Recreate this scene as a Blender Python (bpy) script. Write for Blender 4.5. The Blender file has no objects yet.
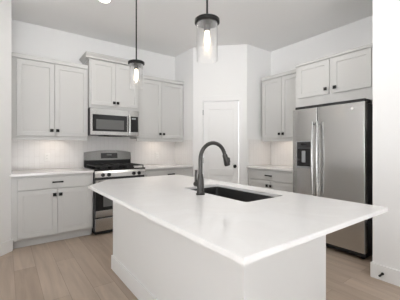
import bpy, bmesh, math
from mathutils import Vector, Matrix
S = bpy.context.scene
COL = S.collection
PI = math.pi

# ------------------------------------------------------------------ camera, world, lights, exposure
cam_d = bpy.data.cameras.new('camera')
cam = bpy.data.objects.new('camera', cam_d); COL.objects.link(cam)
cam_d.sensor_width = 36; cam_d.lens = 263.57 / 400 * 36
cam_d.shift_x = (200 - 197.3) / 400; cam_d.shift_y = (147.27 - 150) / 400
cam.location = (-.994, -4.448, 1.235)
cam.rotation_euler = (PI / 2, 0, -math.radians(36.04))
cam_d.clip_start = .02
S.camera = cam

W = bpy.data.worlds.new('world'); S.world = W; W.use_nodes = True
bg = W.node_tree.nodes['Background']
# dim sky above the horizon, brighter glow below it added to lift the ceiling
wt = W.node_tree; wc = wt.nodes.new('ShaderNodeTexCoord'); ws = wt.nodes.new('ShaderNodeSeparateXYZ'); wr = wt.nodes.new('ShaderNodeMapRange')
wr.inputs[1].default_value = -.08; wr.inputs[2].default_value = .08
wm = wt.nodes.new('ShaderNodeMix'); wm.data_type = 'RGBA'
wm.inputs[6].default_value = (6.9, 7.0, 7.15, 1); wm.inputs[7].default_value = (.62, .66, .7, 1)
wt.links.new(wc.outputs['Generated'], ws.inputs[0]); wt.links.new(ws.outputs[2], wr.inputs[0]); wt.links.new(wr.outputs[0], wm.inputs[0])
wt.links.new(wm.outputs[2], bg.inputs[0]); bg.inputs[1].default_value = 1.08

def area(name, loc, rot, sx, sy, power, color=(1, 1, 1)):
    d = bpy.data.lights.new(name, 'AREA'); d.shape = 'RECTANGLE'; d.size = sx; d.size_y = sy
    d.energy = power; d.color = color
    o = bpy.data.objects.new(name, d); COL.objects.link(o); o.location = loc; o.rotation_euler = rot
    return o
S.view_settings.view_transform = 'Standard'; S.view_settings.look = 'None'
S.view_settings.gamma = 1; S.view_settings.use_curve_mapping = False
S.view_settings.exposure = 0.0
CAN_POWER = 4.0
STRIP_POWER = .5

# ------------------------------------------------------------------ materials
def mat(name, col, rough=.5, metal=0., spec=None, aniso=0.):
    m = bpy.data.materials.new(name); m.use_nodes = True
    b = m.node_tree.nodes['Principled BSDF']
    b.inputs['Base Color'].default_value = (*col, 1)
    b.inputs['Roughness'].default_value = rough; b.inputs['Metallic'].default_value = metal
    if spec is not None: b.inputs['Specular IOR Level'].default_value = spec
    if aniso is not None: b.inputs['Anisotropic'].default_value = aniso
    return m
def nd(m, t, **kw):
    n = m.node_tree.nodes.new(t)
    for k, v in kw.items(): setattr(n, k, v)
    return n
def lk(m, a, b): m.node_tree.links.new(a, b)
def coords(m, scale=(1, 1, 1), rot=(0, 0, 0)):
    tc = nd(m, 'ShaderNodeTexCoord'); mp = nd(m, 'ShaderNodeMapping')
    mp.inputs['Scale'].default_value = scale; mp.inputs['Rotation'].default_value = rot
    lk(m, tc.outputs['Object'], mp.inputs['Vector']); return mp.outputs['Vector']
def bsdf(m): return m.node_tree.nodes['Principled BSDF']
def noise_bump(m, scale, strength, dist=.002, sc=(1, 1, 1)):
    n = nd(m, 'ShaderNodeTexNoise'); n.inputs['Scale'].default_value = scale; n.inputs['Detail'].default_value = 3
    lk(m, coords(m, sc), n.inputs['Vector'])
    b = nd(m, 'ShaderNodeBump'); b.inputs['Strength'].default_value = strength; b.inputs['Distance'].default_value = dist
    lk(m, n.outputs['Fac'], b.inputs['Height']); lk(m, b.outputs['Normal'], bsdf(m).inputs['Normal'])
    return n

M = {}
M['wall'] = mat('wall_paint', (.845, .84, .83), .85); noise_bump(M['wall'], 120, .08)
M['ceiling'] = mat('ceiling_paint', (.90, .897, .89), .9); noise_bump(M['ceiling'], 90, .1)
M['trim'] = mat('white_trim_paint', (.84, .835, .825), .45)
M['cab'] = mat('warm_grey_cabinet_paint', (.60, .595, .58), .42); noise_bump(M['cab'], 60, .03)
M['island'] = mat('white_island_paint', (.82, .82, .808), .5); noise_bump(M['island'], 60, .03)
M['black'] = mat('matte_black_metal', (.012, .012, .012), .38, .6)
M['rubber'] = mat('black_plastic', (.012, .012, .013), .55)
M['gun'] = mat('gunmetal', (.075, .072, .069), .33, .85)
M['glassblack'] = mat('black_glass', (.008, .008, .009), .06)
M['darkpanel'] = mat('dark_grey_enamel', (.035, .035, .036), .4)
M['iron'] = mat('cast_iron', (.02, .02, .02), .6)
M['window'] = mat('microwave_window', (.13, .13, .128), .18)
M['sink'] = mat('black_composite', (.022, .021, .02), .32); noise_bump(M['sink'], 700, .15, .0005)
M['white_plastic'] = mat('white_plastic', (.86, .85, .83), .35)
M['chrome'] = mat('polished_metal', (.72, .72, .71), .15, 1)
M['silver'] = mat('grey_silver_plastic', (.36, .37, .38), .35, .3)

def steel(name, sc, col=(.55, .545, .535), rough=.22):
    m = mat(name, col, rough, 1.0)
    return m
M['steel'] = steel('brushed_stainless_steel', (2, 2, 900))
M['steel_dark'] = steel('brushed_steel_shade', (2, 2, 900), (.24, .237, .233), .22)  # same steel for the backguard, its darker reflection put into the base colour

# quartz: white with very faint veins
m = mat('white_quartz', (.86, .85, .84), .16); M['quartz'] = m
v = coords(m)
n1 = nd(m, 'ShaderNodeTexNoise'); n1.inputs['Scale'].default_value = 3.2; n1.inputs['Detail'].default_value = 6; n1.inputs['Distortion'].default_value = 1.6
lk(m, v, n1.inputs['Vector'])
cr = nd(m, 'ShaderNodeValToRGB')
cr.color_ramp.elements[0].position = .42; cr.color_ramp.elements[0].color = (.86, .848, .836, 1)
cr.color_ramp.elements[1].position = .60; cr.color_ramp.elements[1].color = (.87, .862, .852, 1)
e = cr.color_ramp.elements.new(.5); e.color = (.845, .834, .822, 1)
lk(m, n1.outputs['Fac'], cr.inputs['Fac']); lk(m, cr.outputs['Color'], bsdf(m).inputs['Base Color'])

# floor: wide oak-look planks running along y
m = mat('oak_planks', (.4, .3, .22), .42); M['floor'] = m
v = coords(m, rot=(0, 0, PI / 2))
br = nd(m, 'ShaderNodeTexBrick'); br.offset = .37; br.offset_frequency = 2
br.inputs['Scale'].default_value = 1; br.inputs['Brick Width'].default_value = 1.25; br.inputs['Row Height'].default_value = .185
br.inputs['Mortar Size'].default_value = .0018; br.inputs['Mortar Smooth'].default_value = .2; br.inputs['Bias'].default_value = 0
br.inputs['Color1'].default_value = (.395, .308, .24, 1); br.inputs['Color2'].default_value = (.50, .402, .32, 1)
br.inputs['Mortar'].default_value = (.29, .225, .175, 1)
lk(m, v, br.inputs['Vector'])
gn = nd(m, 'ShaderNodeTexNoise'); gn.inputs['Scale'].default_value = 1; gn.inputs['Detail'].default_value = 6; gn.inputs['Distortion'].default_value = .6
lk(m, coords(m, (16, 1.6, 1)), gn.inputs['Vector'])
gr = nd(m, 'ShaderNodeMapRange'); gr.inputs[1].default_value = .3; gr.inputs[2].default_value = .7; gr.inputs[3].default_value = .87; gr.inputs[4].default_value = 1.1
lk(m, gn.outputs['Fac'], gr.inputs[0])
mx = nd(m, 'ShaderNodeMix', data_type='RGBA', blend_type='MULTIPLY'); mx.inputs[0].default_value = 1
lk(m, br.outputs['Color'], mx.inputs[6]); lk(m, gr.outputs[0], mx.inputs[7])
lk(m, mx.outputs[2], bsdf(m).inputs['Base Color'])
bp = nd(m, 'ShaderNodeBump'); bp.inputs['Strength'].default_value = .25; bp.inputs['Distance'].default_value = .002; bp.invert = True
lk(m, br.outputs['Fac'], bp.inputs['Height']); lk(m, bp.outputs['Normal'], bsdf(m).inputs['Normal'])

# backsplash tile: narrow upright tiles, gloss white, fine pale grout
def tile(name, rot):
    m = mat(name, (.86, .842, .828), .22)
    v = coords(m, rot=rot)
    b = nd(m, 'ShaderNodeTexBrick'); b.offset = .5
    b.inputs['Scale'].default_value = 1; b.inputs['Brick Width'].default_value = .20; b.inputs['Row Height'].default_value = .066
    b.inputs['Mortar Size'].default_value = .0022; b.inputs['Mortar Smooth'].default_value = .3
    b.inputs['Color1'].default_value = (.86, .842, .828, 1); b.inputs['Color2'].default_value = (.845, .825, .81, 1)
    b.inputs['Mortar'].default_value = (.765, .745, .73, 1)
    lk(m, v, b.inputs['Vector']); lk(m, b.outputs['Color'], bsdf(m).inputs['Base Color'])
    u = nd(m, 'ShaderNodeBump'); u.inputs['Strength'].default_value = .3; u.inputs['Distance'].default_value = .002; u.invert = True
    lk(m, b.outputs['Fac'], u.inputs['Height']); lk(m, u.outputs['Normal'], bsdf(m).inputs['Normal'])
    return m
M['tile'] = tile('white_picket_tile', (0, PI / 2, 0))        # z -> texture x, y kept
def tile_xz(name):
    m = tile(name, (0, 0, 0))
    mp = [n for n in m.node_tree.nodes if n.type == 'MAPPING'][0]
    tc = [n for n in m.node_tree.nodes if n.type == 'TEX_COORD'][0]
    sx = nd(m, 'ShaderNodeSeparateXYZ'); cx = nd(m, 'ShaderNodeCombineXYZ')
    lk(m, tc.outputs['Object'], sx.inputs[0]); lk(m, sx.outputs[2], cx.inputs[0]); lk(m, sx.outputs[0], cx.inputs[1])
    lk(m, cx.outputs[0], mp.inputs['Vector']); return m
M['tile_xz'] = tile_xz('white_picket_tile_long')

def emit(name, col, strength):
    m = bpy.data.materials.new(name); m.use_nodes = True; nt = m.node_tree; nt.nodes.clear()
    o = nt.nodes.new('ShaderNodeOutputMaterial'); e = nt.nodes.new('ShaderNodeEmission')
    e.inputs[0].default_value = (*col, 1); e.inputs[1].default_value = strength
    nt.links.new(e.outputs[0], o.inputs[0]); return m
M['lamp'] = emit('lamp_glow', (1, .97, .92), 6)
M['filament'] = emit('filament_glow', (1, .84, .64), 7)
M['strip'] = emit('strip_glow', (1, .85, .70), 3)
# clear seeded glass: see-through with a fresnel sheen
m = bpy.data.materials.new('clear_seeded_glass'); m.use_nodes = True; nt = m.node_tree; nt.nodes.clear()
o_ = nt.nodes.new('ShaderNodeOutputMaterial'); mi = nt.nodes.new('ShaderNodeMixShader'); lw = nt.nodes.new('ShaderNodeLayerWeight')
tr = nt.nodes.new('ShaderNodeBsdfTransparent'); gl = nt.nodes.new('ShaderNodeBsdfGlossy')
lw.inputs['Blend'].default_value = .3
tr.inputs[0].default_value = (.985, .983, .98, 1); gl.inputs['Roughness'].default_value = .06; gl.inputs[0].default_value = (.95, .95, .95, 1)
nz = nt.nodes.new('ShaderNodeTexVoronoi'); nz.inputs['Scale'].default_value = 60
bu = nt.nodes.new('ShaderNodeBump'); bu.inputs['Strength'].default_value = .25; bu.inputs['Distance'].default_value = .002
nt.links.new(nz.outputs['Distance'], bu.inputs['Height']); nt.links.new(bu.outputs[0], gl.inputs['Normal'])
nt.links.new(lw.outputs['Facing'], mi.inputs[0]); nt.links.new(tr.outputs[0], mi.inputs[1]); nt.links.new(gl.outputs[0], mi.inputs[2])
nt.links.new(mi.outputs[0], o_.inputs[0]); M['glass'] = m

# ------------------------------------------------------------------ mesh helpers
class MB:
    def __init__(s): s.bm = bmesh.new()
    def _bev(s, geo, b, seg=2):
        if b > 0:
            ed = list({e for v in geo for e in v.link_edges})
            bmesh.ops.bevel(s.bm, geom=ed, offset=b, segments=seg, profile=.5, affect='EDGES', clamp_overlap=True)
    def box(s, x0, x1, y0, y1, z0, z1, b=.0015):
        r = bmesh.ops.create_cube(s.bm, size=1)['verts']
        for v in r:
            v.co = Vector((x0 + (v.co.x + .5) * (x1 - x0), y0 + (v.co.y + .5) * (y1 - y0), z0 + (v.co.z + .5) * (z1 - z0)))
        s._bev(r, b); return s
    def prism(s, poly, z0, z1, b=0.):
        lo = [s.bm.verts.new((x, y, z0)) for x, y in poly]; hi = [s.bm.verts.new((x, y, z1)) for x, y in poly]
        n = len(poly); s.bm.faces.new(lo[::-1]); s.bm.faces.new(hi)
        for i in range(n): s.bm.faces.new((lo[i], lo[(i + 1) % n], hi[(i + 1) % n], hi[i]))
        s._bev(lo + hi, b); return s
    def prof(s, pts, axis, a0, a1, b=0.):
        """profile polygon swept straight along 'x' (pts = y,z) or 'y' (pts = x,z)"""
        f = (lambda p, a: (a, p[0], p[1])) if axis == 'x' else (lambda p, a: (p[0], a, p[1]))
        A = [s.bm.verts.new(f(p, a0)) for p in pts]; B = [s.bm.verts.new(f(p, a1)) for p in pts]
        n = len(pts); s.bm.faces.new(A); s.bm.faces.new(B[::-1])
        for i in range(n): s.bm.faces.new((A[i], B[i], B[(i + 1) % n], A[(i + 1) % n]))
        s._bev(A + B, b); return s
    def tube(s, pts, rad, seg=20, cap=True):
        pts = [Vector(p) for p in pts]
        if not hasattr(rad, '__len__'): rad = [rad] * len(pts)
        rings = []; up = None
        for i, p in enumerate(pts):
            t = (pts[min(i + 1, len(pts) - 1)] - pts[max(i - 1, 0)])
            if t.length < 1e-9: t = pts[-1] - pts[0]
            t.normalize()
            if up is None: up = Vector((1, 0, 0)) if abs(t.x) < .9 else Vector((0, 1, 0))
            a = (up - t * up.dot(t)).normalized(); b = t.cross(a); up = a
            rings.append([s.bm.verts.new(p + (a * math.cos(k * 2 * PI / seg) + b * math.sin(k * 2 * PI / seg)) * rad[i]) for k in range(seg)])
        for r0, r1 in zip(rings, rings[1:]):
            for k in range(seg): s.bm.faces.new((r0[k], r0[(k + 1) % seg], r1[(k + 1) % seg], r1[k]))
        if cap: s.bm.faces.new(rings[0][::-1]); s.bm.faces.new(rings[-1])
        return s
    def lathe(s, prof, seg=32, c=(0, 0), close=True):
        """revolve (r, z) about a vertical axis at c"""
        rings = []
        for r, z in prof:
            if r < 1e-6: rings.append([s.bm.verts.new((c[0], c[1], z))])
            else: rings.append([s.bm.verts.new((c[0] + r * math.cos(k * 2 * PI / seg), c[1] + r * math.sin(k * 2 * PI / seg), z)) for k in range(seg)])
        for r0, r1 in zip(rings, rings[1:]):
            for k in range(seg):
                q = [r0[k % len(r0)], r0[(k + 1) % len(r0)], r1[(k + 1) % len(r1)], r1[k % len(r1)]]
                u = []
                for x in q:
                    if x not in u: u.append(x)
                if len(u) > 2: s.bm.faces.new(u)
        return s
    def shaker(s, x0, x1, yf, z0, z1, t=.02, rail=.058, rec=.009, sl=.003):
        """five-piece door: back at yf+t, face at yf, recessed flat centre"""
        def ring(i, y): return [s.bm.verts.new(p) for p in ((x0 + i, y, z0 + i), (x1 - i, y, z0 + i), (x1 - i, y, z1 - i), (x0 + i, y, z1 - i))]
        R = [ring(0, yf + t), ring(0, yf + .002), ring(.002, yf), ring(rail, yf), ring(rail + sl, yf + rec)]
        s.bm.faces.new(R[0][::-1])
        for a, b in zip(R, R[1:]):
            for k in range(4): s.bm.faces.new((a[k], a[(k + 1) % 4], b[(k + 1) % 4], b[k]))
        s.bm.faces.new(R[-1]); return s
    def build(s, name, material, parent=None, smooth=False):
        bmesh.ops.recalc_face_normals(s.bm, faces=s.bm.faces[:])
        me = bpy.data.meshes.new(name); s.bm.to_mesh(me); s.bm.free()
        me.materials.append(material)
        if smooth:
            for p in me.polygons: p.use_smooth = True
            try: me.set_sharp_from_angle(angle=math.radians(35))
            except Exception: pass
        o = bpy.data.objects.new(name, me); COL.objects.link(o)
        if parent: o.parent = parent
        return o
def thing(name, label, cat, loc=(0, 0, 0), rz=0., group=None):
    o = bpy.data.objects.new(name, None); COL.objects.link(o); o.location = loc; o.rotation_euler = (0, 0, rz)
    o.empty_display_size = .1
    o['label'] = label; o['category'] = cat
    if group: o['group'] = group
    return o
def tag(o, label, cat, group=None):
    o['label'] = label; o['category'] = cat
    if group: o['group'] = group
    return o
def struct(o, label=None, cat=None):
    o['kind'] = 'structure'
    if label: o['label'] = label; o['category'] = cat
    return o
RIGHT = -PI / 2          # local front (-y) turned to face -x

# ------------------------------------------------------------------ the room
HC = 3.003               # ceiling height
XR = 2.983               # right wall
PX, PY = 1.693, -.636    # near left corner of the pantry
QX, QY = 2.353, -1.296   # near right corner of the pantry
SX, SY = 1.839, -3.398   # corner of the wall beside the refrigerator
LX, LY = -.937, -.607    # corner of the angled left wall
def wall(name, poly, z0=0., z1=HC, m='wall', label='white painted wall'):
    return struct(MB().prism(poly, z0, z1).build(name, M[m]), label, 'wall')
struct(MB().box(-6.2, 3.2, -6.8, .3, -.12, 0, 0).build('floor', M['floor']), 'light brown oak plank floor', 'floor')
struct(MB().box(-6.2, 3.2, -6.8, .3, HC, HC + .12, 0).build('ceiling', M['ceiling']), 'flat white painted ceiling', 'ceiling')
wall('wall_back', [(-1.2, 0), (PX, 0), (PX, .12), (-1.2, .12)], label='white back wall above the range and cabinets')
wall('wall_alcove', [(-.957, 0), (-1.2, 0), (-1.2, -.60), (-.957, -.60)], label='white end wall beside the left cabinets')
wall('wall_left', [(LX, LY), (LX - 2.2, LY - 2.2), (LX - 2.3, LY - 2.1), (-1.2, -.6005), (LX, -.6005)], label='angled white wall at the left edge of the kitchen')
wall('wall_pantry_left', [(PX, .12), (PX, PY), (PX + .07, PY - .07 + .07 * 1.0), (PX + .11, 0.12)], label='short white pantry wall beside the right end of the back counter')
# angled pantry wall with its doorway: local frame, x along the wall
DG = -PI / 4; DL = math.hypot(QX - PX, QY - PY)
D0, D1, DH = .178, .789, 2.035
b = MB()
b.prism([(0, 0), (D0 - .012, 0), (D0 - .012, .1), (.06, .1)], 0, HC)
b.prism([(D1 + .012, 0), (DL, 0), (DL - .06, .1), (D1 + .012, .1)], 0, HC)
b.box(D0 - .012, D1 + .012, 0, .1, DH + .012, HC, 0)
o = b.build('wall_pantry_front', M['wall']); o.location = (PX, PY, 0); o.rotation_euler.z = DG
struct(o, 'angled white pantry wall around the door', 'wall')
wall('wall_pantry_right', [(QX, QY), (XR, QY), (XR, QY + .1), (QX + .02, QY + .1)], label='white pantry wall beside the right-hand cabinets')
wall('wall_right', [(XR, 0.12), (XR, SY), (XR + .12, SY), (XR + .12, .12)], label='white right wall behind the refrigerator and cabinets')
wall('wall_right_front', [(SX, SY), (SX, -6.8), (XR + .12, -6.8), (XR + .12, SY)], label='white wall in the foreground right of the refrigerator')

# unseen living side behind the camera, its openings sized to balance the light
wall('wall_living', [(LX - 2.31, LY - 2.11), (-6.2, LY - 2.11), (-6.2, LY - 2.01), (LX - 2.31, LY - 2.01)], label='white living room wall beyond the left edge of the photo')
b = MB(); b.prism([(-6.2, -6.7), (-2.7, -6.7), (-2.7, -6.8), (-6.2, -6.8)], 0, HC); b.prism([(.1, -6.7), (SX - .002, -6.7), (SX - .002, -6.8), (.1, -6.8)], 0, HC)
b.prism([(-2.7, -6.7), (.1, -6.7), (.1, -6.8), (-2.7, -6.8)], 2.55, HC)
struct(b.build('wall_front', M['wall']), 'unseen white wall behind the camera with an opening sized for the light', 'wall')
b = MB(); b.prism([(-6.2, LY - 2.11), (-6.1, LY - 2.11), (-6.1, -2.75), (-6.2, -2.75)], 0, HC); b.prism([(-6.2, -2.75), (-6.1, -2.75), (-6.1, -6.69), (-6.2, -6.69)], 2.55, HC)
struct(b.build('wall_far_left', M['wall']), 'unseen white living room wall with an opening sized for the light', 'wall')

# baseboards
bh, bt = .138, .014
def bb_prof(o=0.): return [(0, 0), (-bt, 0), (-bt, bh - .012), (-bt * .55, bh - .003), (0, bh)]
b = MB().prism([(SX - bt, SY + bt), (XR - .86, SY + bt), (XR - .86, SY + .0005), (SX - .0005, SY + .0005), (SX - .0005, -6.79), (SX - bt, -6.79)], 0, bh, .002)
struct(b.build('baseboard_right', M['trim']), 'tall white baseboard along the foreground wall on the right', 'baseboard')
k = .7071
b = MB().prism([(LX + bt * .4, LY + .018), (LX + bt * 1.0, LY - bt * .4), (LX - 2.2 + bt * k, LY - 2.2 - bt * k), (LX - 2.2, LY - 2.2), (LX, LY - .0005), (LX - .0, LY + .018)], 0, bh, .0015)
struct(b.build('baseboard_left', M['trim']), 'tall white baseboard at the foot of the angled left wall', 'baseboard')

# backsplash tiles
zb0, zb1 = .9155, 1.372
struct(MB().box(-.955, PX - .007, -.008, -.0005, zb0, zb1 + .1, 0).build('wall_backsplash_back', M['tile_xz']), 'white tile backsplash behind the range', 'wall')
struct(MB().box(PX - .008, PX - .0005, -.625, -.009, zb0, zb1, 0).build('wall_backsplash_pantry', M['tile']), 'white tile on the short pantry wall', 'wall')
struct(MB().box(QX + .04, XR - .009, QY - .008, QY - .0005, zb0, zb1, 0).build('wall_backsplash_side', M['tile_xz']), 'white tile on the pantry side of the right counter', 'wall')
struct(MB().box(XR - .008, XR - .0005, -2.28, QY - .0005, zb0, zb1, 0).build('wall_backsplash_right', M['tile']), 'white tile backsplash on the right wall', 'wall')

# pantry door and its casing
dr = thing('door_1', 'white two-panel pantry door with black knob', 'door', (PX, PY, 0), DG); dr['kind'] = 'structure'
b = MB(); y0 = .03
b.box(D0, D1, y0 + .014, y0 + .035, .008, DH, 0)
st = .095
b.box(D0, D0 + st, y0, y0 + .0145, .008, DH, .004); b.box(D1 - st, D1, y0, y0 + .0145, .008, DH, .004)
for za, zc in ((.008, .24), (.745, .865), (1.90, DH)): b.box(D0 + st - .001, D1 - st + .001, y0, y0 + .0145, za, zc, .004)
b.build('door_leaf', M['trim'], dr)
kb = MB().tube([(D1 - .06, y0 - .0, .905), (D1 - .06, y0 - .006, .905)], .03).tube([(D1 - .06, y0 - .006, .905), (D1 - .06, y0 - .035, .905)], .011)
kb.tube([(D1 - .06, y0 - .03 - .04 * t, .905) for t in (0, .1, .3, .6, .85, 1)], [.012, .02, .027, .028, .02, .008])
kb.build('door_knob', M['black'], dr, True)
for z in (.22, 1.0, 1.845):
    MB().tube([(D0 - .004, -.004, z - .045), (D0 - .004, -.004, z + .045)], .008, 12).build('hinge', M['silver'], dr, True)
b = MB(); cw = .088
b.box(D0 - .01 - cw, D0 - .01, -.016, -.0005, 0, DH + .01 + cw, .003); b.box(D1 + .01, D1 + .01 + cw, -.016, -.0005, 0, DH + .01 + cw, .003)
b.box(D0 - .01, D1 + .01, -.016, -.0005, DH + .01, DH + .01 + cw, .003)
b.box(D0 - .012, D0 - .006, -.0, .1, 0, DH + .006, 0); b.box(D1 + .006, D1 + .012, 0, .1, 0, DH + .006, 0); b.box(D0 - .006, D1 + .006, 0, .1, DH + .006, DH + .012, 0)
o = b.build('trim_1', M['trim']); o.location = (PX, PY, 0); o.rotation_euler.z = DG
struct(o, 'white casing around the pantry door', 'trim')
MB()

# ------------------------------------------------------------------ cabinets
def knob(x, y, z, parent):
    b = MB().tube([(x, y, z), (x, y - .016, z)], .006, 12); b.box(x - .0205, x + .0205, y - .027, y - .015, z - .0205, z + .0205, .003)
    return b.build('knob', M['black'], parent, True)
def pull(x, y, z, L, parent):
    b = MB()
    for s in (-1, 1): b.tube([(x + s * L * .38, y, z), (x + s * L * .38, y - .026, z)], 0.008, 12)
    b.tube([(x - L / 2, y - .026, z), (x - L * .4, y - .028, z), (x, y - .029, z), (x + L * .4, y - .028, z), (x + L / 2, y - .026, z)], [.011, .0095, .0085, .0095, .011], 14)
    return b.build('pull_handle', M['black'], parent, True)
def base_cabinet(label, loc, rz, x0, x1, fl, fr, top=.884):
    """floor unit, back on the wall: one wide drawer over two doors; fl/fr = front overlay limits"""
    t = thing('base_cabinet', label, 'cabinet', loc, rz, 'floor cabinets')
    MB().box(x0, x1, -.61, -.012, .105, top, .001).build('carcass', M['cab'], t)
    MB().box(x0, x1, -.545, -.525, .001, .104, .001).build('toe_kick', M['cab'], t)
    d = MB().shaker(fl, fr, -.631, .712, .852, rail=.0001, rec=0, sl=.0001) if False else MB().box(fl, fr, -.631, -.6105, .712, .852, .003)
    d = d.build('drawer', M['cab'], t); mid = (fl + fr) / 2
    pull(mid, -.631, .79, .125, d)
    for s, (a, c) in ((1, (fl, mid - .002)), (-1, (mid + .002, fr))):
        dd = MB().shaker(a, c, -.631, .126, .702).build('door', M['cab'], t)
        knob((c - .032) if s > 0 else (a + .032), -.631, .63, dd)
    return t
def wall_cabinet(label, loc, rz, x0, x1, fl, fr, zd0, zd1, z0, z1, depth, crown, crown_out, kz, rail=None, returns=(False, False), cat='cabinet', kdx=.034, gap=.002):
    """wall unit with two shaker doors, crown at the top, light rail below"""
    t = thing('wall_cabinet', label, cat, loc, rz, 'wall cabinets')
    MB().box(x0, x1, -depth, -.009, z0, z1, .001).build('carcass', M['cab'], t)
    mid = (fl + fr) / 2
    for s, (a, c) in ((1, (fl, mid - gap)), (-1, (mid + gap, fr))):
        dd = MB().shaker(a, c, -depth - .021, zd0, zd1).build('door', M['cab'], t)
        knob((c - kdx) if s > 0 else (a + kdx), -depth - .021, kz, dd)
    h, o = crown, crown_out; y = -depth
    b = MB()
    p = [(y, z1 - .004), (y - min(.042, o + .010), z1 - .004), (y - min(.042, o + .010), z1 + .010), (y - .35 * o - .014, z1 + .25 * h), (y - o * .9 - .01, z1 + h * .72), (y - o - .01, z1 + h * .78), (y - o - .01, z1 + h), (y, z1 + h)]
    e0 = x0 - (o if returns[0] else 0); e1 = x1 + (o if returns[1] else 0)
    b.prof(p, 'x', e0, e1)
    for side, xx in ((0, x0), (1, x1)):
        if returns[side]:
            sg = -1 if side == 0 else 1
            b.prof([(xx, z1 - .012), (xx + sg * .01, z1 - .012), (xx + sg * .35 * o, z1 + .25 * h), (xx + sg * o * .9, z1 + h * .72), (xx + sg * o, z1 + h * .78), (xx + sg * o, z1 + h), (xx, z1 + h)], 'y', -depth, -.02)
    b.build('crown_moulding', M['cab'], t)
    if rail: MB().box(x0, x1, -depth - .004, -depth + .016, z0 - rail, z0 - .0005, .002).build('light_rail', M['cab'], t)
    return t

base_cabinet('floor cabinet left of the range with one wide drawer over two doors', (0, 0, 0), 0, -.951, -.004, -.880, -.020)
base_cabinet('floor cabinet right of the range, mostly hidden behind the island', (0, 0, 0), 0, .766, PX - .003, .793, PX - .025)
base_cabinet('floor cabinet on the right wall between the pantry and refrigerator', (XR, QY, 0), RIGHT, .003, .985, .045, .90)

wall_cabinet('two-door wall cabinet left of the microwave', (0, 0, 0), 0, -.953, -.003, -.880, -.008, 1.388, 2.379, 1.384, 2.40, .314, .05, .012, 1.466, .05)
wall_cabinet('taller two-door wall cabinet directly above the microwave', (0, 0, 0), 0, 0, .762, .018, .748, 1.862, 2.524, 1.822, 2.545, .392, .07, .06, 1.915, None, (True, True), kdx=.026)
wall_cabinet('two-door wall cabinet between the microwave and the pantry', (0, 0, 0), 0, .765, PX - .003, .785, 1.667, 1.388, 2.379, 1.384, 2.40, .314, .05, .012, 1.466, .05)
wall_cabinet('two-door wall cabinet on the right wall beside the refrigerator', (XR, QY, 0), RIGHT, .062, .896, .085, .88, 1.388, 2.379, 1.384, 2.40, .314, .05, .012, 1.455, .05)
wall_cabinet('short two-door cabinet above the refrigerator', (XR, QY, 0), RIGHT, .899, 2.098, .945, 1.882, 1.93, 2.375, 1.786, 2.395, .568, .03, .012, 1.998, None, kdx=.04, gap=.02)

# countertops along the walls
tag(MB().box(-.954, -.002, -.648, -.009, .885, .914, .003).build('countertop', M['quartz']), 'white quartz counter on the cabinet left of the range', 'countertop', 'wall countertops')
tag(MB().box(.764, PX - .009, -.648, -.009, .885, .914, .003).build('countertop', M['quartz']), 'white quartz counter between the range and the pantry wall', 'countertop', 'wall countertops')
tag(MB().box(XR - .648, XR - .009, QY - .987, QY - .009, .885, .914, .003).build('countertop', M['quartz']), 'white quartz counter on the right wall beside the refrigerator', 'countertop', 'wall countertops')

# ------------------------------------------------------------------ island
IX0, IX1, IY0, IY1 = -.437, .655, -3.91, -1.805
BX0, BX1, BY0, BY1 = -.111, .609, -3.598, -1.835
t = thing('kitchen_island', 'white panelled island base with baseboard under the large countertop', 'island', (BX0, BY0, 0))
w, l = BX1 - BX0, BY1 - BY0
by = l + .06
b = MB(); hz = .8925
b.box(0, w, 0, .09, 0.001, hz, .0015); b.box(0, w, by - .09, by, .001, hz, .0015); b.box(0, .07, .0895, by - .0895, .001, hz, 0); b.box(.0695, w, .0895, by - .0895, .06, .09, 0)
b.box(w - .02, w, .0895, by - .0895, .1, hz, 0)
b.build('panel_body', M['island'], t)
b = MB()
b.prism([(-bt, -bt), (w + .0, -bt), (w, -.0005), (-.0005, -.0005), (-.0005, by + .0005), (w, by + .0005), (w, by + bt), (-bt, by + bt)], .0005, bh, .002)
b.build('baseboard', M['trim'], t)
for i in range(3):
    a = .1 + i * .565
    d = MB()
    d.shaker(a, a + .55, -.02, .13, .86); d = d.build('door', M['island'], t); d.location = (w + .001, 0, 0); d.rotation_euler.z = PI / 2
    kk = MB().tube([(a + .5, -.02, .78), (a + .5, -.036, .78)], .006, 12).box(a + .485, a + .515, -.047, -.035, .765, .795, .003).build('knob', M['black'], d, True)
# countertop slab with the far left corner cut and a sink opening
KX0, KX1, KY0, KY1 = .143, .50, -3.372, -2.69
ZT, TH = .914, .021
ct = MB(); bm = ct.bm
outer = [(IX0, IY0), (IX1, IY0), (IX1, IY1), (-.165, IY1), (IX0, -2.130)]
rr = .022
def rnd(x0, x1, y0, y1, r, n=5):
    out = []
    for cx, cy, a0 in ((x1 - r, y1 - r, 0), (x0 + r, y1 - r, 90), (x0 + r, y0 + r, 180), (x1 - r, y0 + r, 270)):
        for i in range(n + 1):
            a = math.radians(a0 + 90 * i / n); out.append((cx + r * math.cos(a), cy + r * math.sin(a)))
    return out
inner = rnd(KX0, KX1, KY0, KY1, rr)
ev = []
for loop in (outer, inner):
    vs = [bm.verts.new((x, y, ZT)) for x, y in loop]
    for i in range(len(vs)): ev.append(bm.edges.new((vs[i], vs[(i + 1) % len(vs)])))
fill = bmesh.ops.triangle_fill(bm, use_beauty=True, edges=ev)
fs = [g for g in fill['geom'] if isinstance(g, bmesh.types.BMFace)]
ex = bmesh.ops.extrude_face_region(bm, geom=fs)
for g in ex['geom']:
    if isinstance(g, bmesh.types.BMVert): g.co.z -= TH
bmesh.ops.recalc_face_normals(bm, faces=bm.faces[:])
sh = [e for e in bm.edges if len(e.link_faces) == 2 and e.calc_face_angle(0) > .6 and abs(e.verts[0].co.z - ZT) < 1e-5 and abs(e.verts[1].co.z - ZT) < 1e-5]
bmesh.ops.bevel(bm, geom=sh, offset=.002, segments=2, affect='EDGES')
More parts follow.
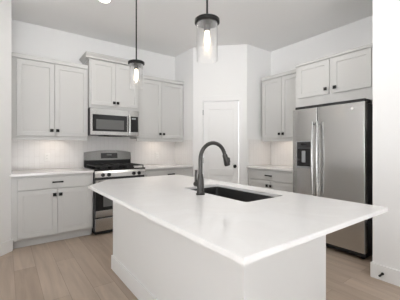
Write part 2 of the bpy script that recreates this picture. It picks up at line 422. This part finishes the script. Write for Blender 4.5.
tag(ct.build('island_countertop', M['quartz']), 'large white quartz island top with one cut corner near the range', 'countertop')

# sink: hollow bowl hung under the slab
t = thing('kitchen_sink', 'black undermount sink set in the white island top', 'sink', ((KX0 + KX1) / 2, (KY0 + KY1) / 2, .68))
b = MB(); bm = b.bm
hx, hy = (KX1 - KX0) / 2, (KY1 - KY0) / 2
def loopv(ix, z, r): return [bm.verts.new((x, y, z)) for x, y in rnd(-hx - ix, hx + ix, -hy - ix, hy + ix, r)]
zt = ZT - TH - .68 - .0008
L = [loopv(.022, zt, .03), loopv(.004, zt, rr), loopv(.002, zt - .01, rr), loopv(-.004, .035, rr + .006), loopv(-.014, .014, rr + .012), loopv(-.04, .008, rr)]
for a, c in zip(L, L[1:]):
    n = len(a)
    for i in range(n): bm.faces.new((a[i], a[(i + 1) % n], c[(i + 1) % n], c[i]))
bm.faces.new(L[-1])
O = [loopv(.022, zt - .012, .03), loopv(.014, zt - .014, .03), loopv(.010, .0, .03)]
prev = L[0]
for c in O:
    n = len(c)
    for i in range(n): bm.faces.new((prev[(i + 1) % n], prev[i], c[i], c[(i + 1) % n]))
    prev = c
bm.faces.new(prev[::-1])
b.build('bowl', M['sink'], t, True)
MB().lathe([(0, .010), (.03, .010), (.043, .012), (.045, .0105), (.045, .009), (0, .009)], 28).build('drain', M['chrome'], t, True)

# faucet
FX, FY = .079, -3.01
t = thing('kitchen_faucet', 'dark gooseneck pull-down faucet standing beside the island sink', 'faucet', (FX, FY, ZT + .0005))
MB().lathe([(0, 0), (.032, 0), (.032, .007), (.026, .011), (.0235, .03), (.0235, .085), (.021, .115), (.0165, .135), (.0155, .14), (0, .14)], 32).build('base', M['gun'], t, True)
R = .112; zc = .365 - .014 - R
pts = [(0, 0, .12), (0, 0, .18), (0, 0, zc)]
for i in range(1, 17):
    a = PI - (PI * 1.0 - .24) * i / 16; pts.append((R + R * math.cos(a), 0, zc + R * math.sin(a)))
MB().tube(pts, .0138, 20).build('spout', M['gun'], t, True)
p0 = Vector(pts[-1]); dv = (Vector(pts[-1]) - Vector(pts[-2])).normalized()
h = [p0 + dv * q for q in (-.004, .004, .012, .03, .075, .082)]
MB().tube(h, [.0150, .0185, .0185, .0185, .0225, .020], 24).build('spray_head', M['gun'], t, True)
q = p0 + dv * .045
sd = MB(); sd.tube([q + Vector((.014, 0, .02)), q + Vector((.024, 0, .016)), q + Vector((.029, 0, -.012)), q + Vector((.022, 0, -.022))], [.006, .0095, .0095, .006], 12)
sd.build('spray_button', M['rubber'], t, True)
hv = MB().tube([(0, .012, .066), (0, .058, .066), (0, .064, .066)], [.018, .0185, .013], 20)
hv = hv.build('handle_hub', M['gun'], t, True)
MB().tube([(0, .05, .072), (-.002, .053, .10), (-.003, .05, .135), (-.004, .044, .162)], [.011, .0085, .0078, .009], 16).build('lever', M['gun'], hv, True)

# ------------------------------------------------------------------ range
t = thing('gas_range', 'stainless gas range with black grates between the floor cabinets', 'range', (.004, 0, 0))
w = .754
MB().box(0, w, -.64, -.03, .06, .905, .002).build('body', M['darkpanel'], t)
MB().box(.02, w - .02, -.60, -.05, .001, .0595, 0).build('plinth', M['rubber'], t)
b = MB().box(0, w, -.675, -.06, .9055, .925, .004)
b.build('cooktop', M['glassblack'], t)
# backguard with a shallow arched top
b = MB(); n = 16
top = [(i / n * w, 1.152 + .036 * math.sin(PI * i / n) ** .8) for i in range(n + 1)]
A = [(0, 1.03)] + [(w, 1.03)] + top[::-1]
def plate(b, poly, yf, yb):
    F = [b.bm.verts.new((x, yf(z) if callable(yf) else yf, z)) for x, z in poly]; K = [b.bm.verts.new((x, yb, z)) for x, z in poly]
    b.bm.faces.new(F); b.bm.faces.new(K[::-1])
    for i in range(len(poly)): b.bm.faces.new((F[i], K[i], K[(i + 1) % len(poly)], F[(i + 1) % len(poly)]))
plate(b, A, lambda z: -.092 + (z - 1.03) * .16, -.03)
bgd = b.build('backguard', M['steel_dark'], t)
MB().box(0, w, -.082, -.03, .9255, 1.0295, .002).build('backguard_base', M['rubber'], t)
b = MB(); plate(b, [(.25, 1.055), (.52, 1.055), (.52, 1.142), (.25, 1.142)], lambda z: -.0945 + (z - 1.03) * .16, -.07)
b.build('display', M['glassblack'], bgd)
b = MB(); plate(b, [(.345, 1.10), (.425, 1.10), (.425, 1.122), (.345, 1.122)], lambda z: -.0955 + (z - 1.03) * .16, -.08)
b.build('clock_window', M['window'], bgd)
# control panel with four front knobs
b = MB().prof([(-.64, .800), (-.672, .803), (-.690, .812), (-.684, .872), (-.668, .9045), (-.64, .9045)], 'x', 0, w)
cp = b.build('control_panel', M['steel'], t)
for x in (.105, .19, .56, .645):
    yk = -.688
    b = MB().tube([(x, yk + .004, .846), (x, yk - .006, .846), (x, yk - .008, .846), (x, yk - .030, .8475), (x, yk - .034, .848)], [.026, .026, .021, .018, .015], 20)
    b.box(x - .0035, x + .0035, yk - .036, yk - .01, .832, .862, .001)
    b.build('burner_knob', M['rubber'], cp, True)
# oven door
od = MB().box(.004, w - .004, -.69, -.6405, .262, .782, .004).build('oven_door', M['glassblack'], t)
MB().box(.004, w - .004, -.696, -.6905, .262, .352, .002).build('door_bottom_trim', M['steel'], od)
MB().box(.004, w - .004, -.696, -.6905, .70, .782, .002).build('door_top_trim', M['steel'], od)
MB().box(.11, w - .11, -.692, -.6905, .40, .64, .0005).build('door_window', M['window'], od)
b = MB().tube([(.05, -.745, .745), (w - .05, -.745, .745)], .0125, 18)
for x in (.08, w - .08): b.tube([(x, -.695, .745), (x, -.745, .745)], .009, 12)
b.build('door_handle', M['steel'], od, True)
dw = MB().box(.004, w - .004, -.693, -.6405, .064, .243, .005).build('storage_drawer', M['steel'], t)
# burners and grates
for x, y, r in ((.17, -.25, .036), (.17, -.52, .045), (.377, -.385, .05), (.584, -.25, .045), (.584, -.52, .036)):
    MB().lathe([(0, .926), (r + .012, .926), (r + .01, .934), (r, .936), (r, .946), (r - .006, .950), (0, .950)], 24, (x, y)).build('burner', M['iron'], t, True)
for k in range(3):
    x0, x1 = .022 + k * .2385, .022 + (k + 1) * .2385 - .006
    y0, y1 = -.655, -.105
    b = MB(); g = .006; z0, z1 = .955, .968
    for x in (x0, x1 - 2 * g): b.box(x, x + 2 * g, y0, y1, z0, z1, .002)
    for y in (y0, (y0 + y1) / 2 - g, y1 - 2 * g): b.box(x0 + 2 * g, x1 - 2 * g, y, y + 2 * g, z0, z1, .002)
    xm = (x0 + x1) / 2
    b.box(xm - g, xm + g, y0 + .06, y1 - .06, z0 + .002, z1 + .003, .002)
    for y in (-.25, -.52): b.box(x0 + .03, x1 - .03, y - g, y + g, z0 + .002, z1 + .003, .002)
    for x in (x0, x1 - 2 * g):
        for y in (y0, y1 - 2 * g): b.box(x, x + 2 * g, y, y + 2 * g, .9255, z0, 0)
    b.build('grate', M['iron'], t)

# ------------------------------------------------------------------ microwave
t = thing('microwave_oven', 'stainless over-the-range microwave mounted under the wall cabinet', 'microwave', (.003, 0, 1.415))
w, h = .755, .402
MB().box(0, w, -.414, -.012, .004, h, .002).build('case', M['darkpanel'], t)
b = MB().box(0.002, .585, -.43, -.4145, .004, h - .002, .004)
d = b.build('door', M['steel'], t)
MB().box(.034, .556, -.434, -.4305, .06, .308, .001).build('door_glass', M['glassblack'], d)
MB().box(.082, .505, -.4355, -.4342, .09, .236, .0005).build('window', M['window'], d)
b = MB().tube([(.588, -.462, .045), (.588, -.466, .19), (.588, -.462, .33)], .0125, 18)
for z in (.06, .315): b.tube([(.585, -.43, z), (.588, -.462, z)], .008, 12)
b.build('handle', M['chrome'], d, True)
cpn = MB().box(.587, w - .002, -.43, -.4145, .004, h - .002, .004).build('control_panel', M['steel'], t)
MB().box(.608, w - .016, -.4335, -.4305, .062, .31, .001).build('keypad', M['glassblack'], cpn)
MB().box(.630, .70, -.4345, -.4337, .262, .288, .0003).build('clock_display', M['silver'], cpn)
MB().box(.20, .56, -.405, -.12, -.006, .0035, .001).build('vent_grille', M['rubber'], t)

# ------------------------------------------------------------------ refrigerator
FXF = 2.121
t = thing('refrigerator', 'stainless side-by-side refrigerator with dispenser in the right alcove', 'refrigerator', (XR - .03, -2.339, 0), RIGHT)
dp = XR - .03 - FXF       # front plane, local y = -dp
w, ztop = .882, 1.73
MB().box(.006, w - .006, -dp + .075, 0, .03, ztop - .012, .004).build('case', M['darkpanel'], t)
MB().box(.01, w - .01, -dp + .05, -dp + .0745, .03, .082, .002).build('base_grille', M['rubber'], t)
sp = .344
def fridge_door(x0, x1):
    b = MB(); r = .009
    prof = [(x0, -dp + .066)]
    for (cx, a0) in ((x0 + r, 180), (x1 - r, 270)):
        for i in range(7):
            a = math.radians(a0 + 90 * i / 6); prof.append((cx + r * math.cos(a), -dp + r + r * math.sin(a)))
    prof.append((x1, -dp + .066))
    return b.prism(prof, .086, ztop)
frz = fridge_door(0, sp - .003); fd = frz.build('freezer_door', M['steel'], t, True)
rd = fridge_door(sp + .003, w).build('refrigerator_door', M['steel'], t, True)
# ice and water dispenser
MB().box(.058, .278, -dp - .004, -dp + .001, .962, 1.318, .003).build('dispenser_bezel', M['silver'], fd)
dsp = MB().box(.072, .264, -dp - .007, -dp - .0042, 1.225, 1.304, .001).build('dispenser_panel', M['darkpanel'], fd)
MB().box(.072, .264, -dp - .006, -dp - .0042, .985, 1.222, .001).build('dispenser_recess', M['glassblack'], fd)
MB().box(.082, .254, -dp - .022, -dp - .0062, .976, .992, .002).build('drip_tray', M['silver'], fd)
MB().box(.148, .196, -dp - .024, -dp - .0062, 1.04, 1.19, .006).build('dispenser_paddle', M['silver'], fd)
MB().box(.13, .20, -dp - .0076, -dp - .0071, 1.262, 1.284, .0002).build('dispenser_display', M['glassblack'], fd)
# handles: long bowed bars
for x, d_ in ((sp - .031, fd), (sp + .031, rd)):
    n = 14; z0, z1 = .60, 1.55
    b = MB().tube([(x, -dp - .050 - .016 * math.sin(PI * i / n), z0 + (z1 - z0) * i / n) for i in range(n + 1)], .0145, 16)
    for z in (z0 + .03, z1 - .03): b.tube([(x, -dp + .002, z), (x, -dp - .05, z)], .011, 12)
    b.build('handle', M['steel'], d_, True)
b = MB().tube([(.752, -dp + .0005, 1.668), (.752, -dp - .002, 1.668)], .015, 28)
b.build('emblem', M['white_plastic'], rd, True)
MB().box(.035, w - .004, -dp + .012, -dp + .16, ztop + .0005, ztop + .034, .003).build('gap_shade_strip', M['rubber'], t)  # black strip standing in for the shade in the gap above the doors
for x in (.06, w - .06): MB().tube([(x, -dp + .1, .0005), (x, -dp + .1, .0295)], .02, 14).build('leg', M['rubber'], t)
for x in (.06, w - .06): MB().tube([(x, -.1, .0005), (x, -.1, .0295)], .02, 14).build('leg', M['rubber'], t)

# ------------------------------------------------------------------ pendants, ceiling light, cabinet lights
def pendant(label, x, y, zcap):
    t = thing('pendant_light', label, 'pendant light', (x, y, HC), 0, 'pendant lights over the island')
    z = zcap - HC
    MB().lathe([(0, -.0005), (.06, -.0005), (.06, -.018), (.052, -.026), (.012, -.03), (0, -.03)], 28).build('canopy', M['black'], t, True)
    MB().tube([(0, 0, -.028), (0, 0, z + .02)], .0065, 12).build('rod', M['black'], t, True)
    MB().lathe([(0, z + .026), (.02, z + .026), (.022, z + .016), (.076, z + .013), (.08, z + .009), (.08, z - .010), (.074, z - .013), (0, z - .013)], 36).build('cap', M['black'], t, True)
    MB().lathe([(0, z - .013), (.030, z - .013), (.030, z - .022), (.022, z - .028), (.020, z - .062), (0, z - .062)], 24).build('socket', M['gun'], t, True)
    gz = z - .012; gh = .238
    MB().lathe([(.068, gz), (.068, gz - gh), (.0655, gz - gh), (.0655, gz)], 40).build('glass_shade', M['glass'], t, True)
    bz = z - .062
    bl = MB().lathe([(.013, bz), (.014, bz - .012), (.016, bz - .03), (.0185, bz - .055), (.017, bz - .075), (.012, bz - .10), (.007, bz - .118), (0, bz - .128)], 20).build('bulb', M['filament'], t, True)
    return t
pendant('clear glass pendant farther away, hanging in front of the microwave cabinet', .05, -1.99, 2.065)
pendant('nearer and larger clear glass pendant hanging in front of the pantry wall', .05, -3.12, 2.04)

def can_light(x, y, label, power):
    t = thing('recessed_light', label, 'ceiling light', (x, y, HC), 0, 'recessed ceiling lights')
    MB().lathe([(.062, -.0005), (.086, -.0005), (.086, -.005), (.078, -.009), (.064, -.006)], 36).build('trim_ring', M['white_plastic'], t, True)
    MB().lathe([(0, -.0035), (.063, -.0035), (.063, -.0008), (0, -.0008)], 36).build('lens', M['lamp'], t, True)
    d = bpy.data.lights.new('can_glow', 'AREA'); d.shape = 'DISK'; d.size = .12; d.energy = power; d.color = (1, .96, .9)
    lo = bpy.data.objects.new('can_glow', d); COL.objects.link(lo); lo.parent = t; lo.location = (0, 0, -.012)
can_light(-.035, -1.24, 'round white recessed light in the ceiling at the top of the photo', CAN_POWER)
can_light(1.2, -2.3, 'added unseen recessed light in the ceiling in front of the refrigerator', 10)  # out of view, added to brighten the refrigerator side

def strip(label, loc, rz, L, power=STRIP_POWER):
    t = thing('under_cabinet_light', label, 'light', loc, rz, 'lights under the wall cabinets')
    MB().box(-L / 2, L / 2, -.02, .02, -.012, -.0006, .002).build('housing', M['white_plastic'], t)
    MB().box(-L / 2 + .012, L / 2 - .012, -.014, .014, -.0145, -.0122, .0005).build('lens', M['strip'], t)
    d = bpy.data.lights.new('strip_glow', 'AREA'); d.shape = 'RECTANGLE'; d.size = L - .03; d.size_y = .025; d.energy = power; d.color = (1, .88, .77)
    lo = bpy.data.objects.new('strip_glow', d); COL.objects.link(lo); lo.parent = t; lo.location = (0, 0, -.016)
strip('slim warm light under the wall cabinet left of the microwave', (-.44, -.17, 1.3838), 0, .32)
strip('slim warm light under the wall cabinet between microwave and pantry', (1.22, -.17, 1.3838), 0, .32)
strip('slim warm light under the right wall cabinet beside the refrigerator', (XR - .17, -1.80, 1.3838), RIGHT, .5, .7)

# ------------------------------------------------------------------ small wall items
def outlet(label, loc, rz=0., name='wall_outlet', cat='outlet'):
    t = thing(name, label, cat, loc, rz)
    MB().box(-.036, .036, -.0055, 0, -.058, .058, .002).build('cover_plate', M['white_plastic'], t)
    for z in (-.02, .02):
        r = MB().box(-.016, .016, -.0072, -.0057, z - .014, z + .014, .001).build('receptacle', M['white_plastic'], t)
        b = MB()
        for x in (-.006, .006): b.box(x - .001, x + .001, -.0078, -.0074, z - .004, z + .006, 0)
        b.build('slot', M['rubber'], r)
    return t
outlet('white outlet in the tile left of the range', (-.498, -.0085, 1.092))
outlet('white outlet in the tile right of the range', (1.30, -.0085, 1.08))
# switch on the angled left wall
lx = -1.04
t = thing('light_switch', 'white light switch plate on the angled left wall', 'switch', (lx - .012 , LY + (lx - .012 - LX) - .0006, 1.05), PI / 4)
MB().box(-.036, .036, -.0055, 0, -.058, .058, .002).build('cover_plate', M['white_plastic'], t)
MB().box(-.016, .016, -.0095, -.0057, -.032, .032, .002).build('rocker', M['white_plastic'], t)
# spring door stop on the right baseboard
t = thing('door_stop', 'small black spring door stop on the white baseboard at right', 'door stop', (SX - bt - .0003, -3.486, .066), 0)
MB().tube([(0, 0, 0), (-.006, 0, 0)], .012, 16).build('base', M['black'], t, True)
pts = []
for i in range(0, 97):
    a = i * 2 * PI / 12; pts.append((-.006 - .052 * i / 96, .006 * math.cos(a), .006 * math.sin(a)))
MB().tube(pts, .0022, 6).build('spring', M['black'], t, True)
MB().tube([(-.057, 0, 0), (-.060, 0, 0), (-.072, 0, 0), (-.075, 0, 0)], [.007, .0095, .0095, .007], 16).build('rubber_tip', M['rubber'], t, True)
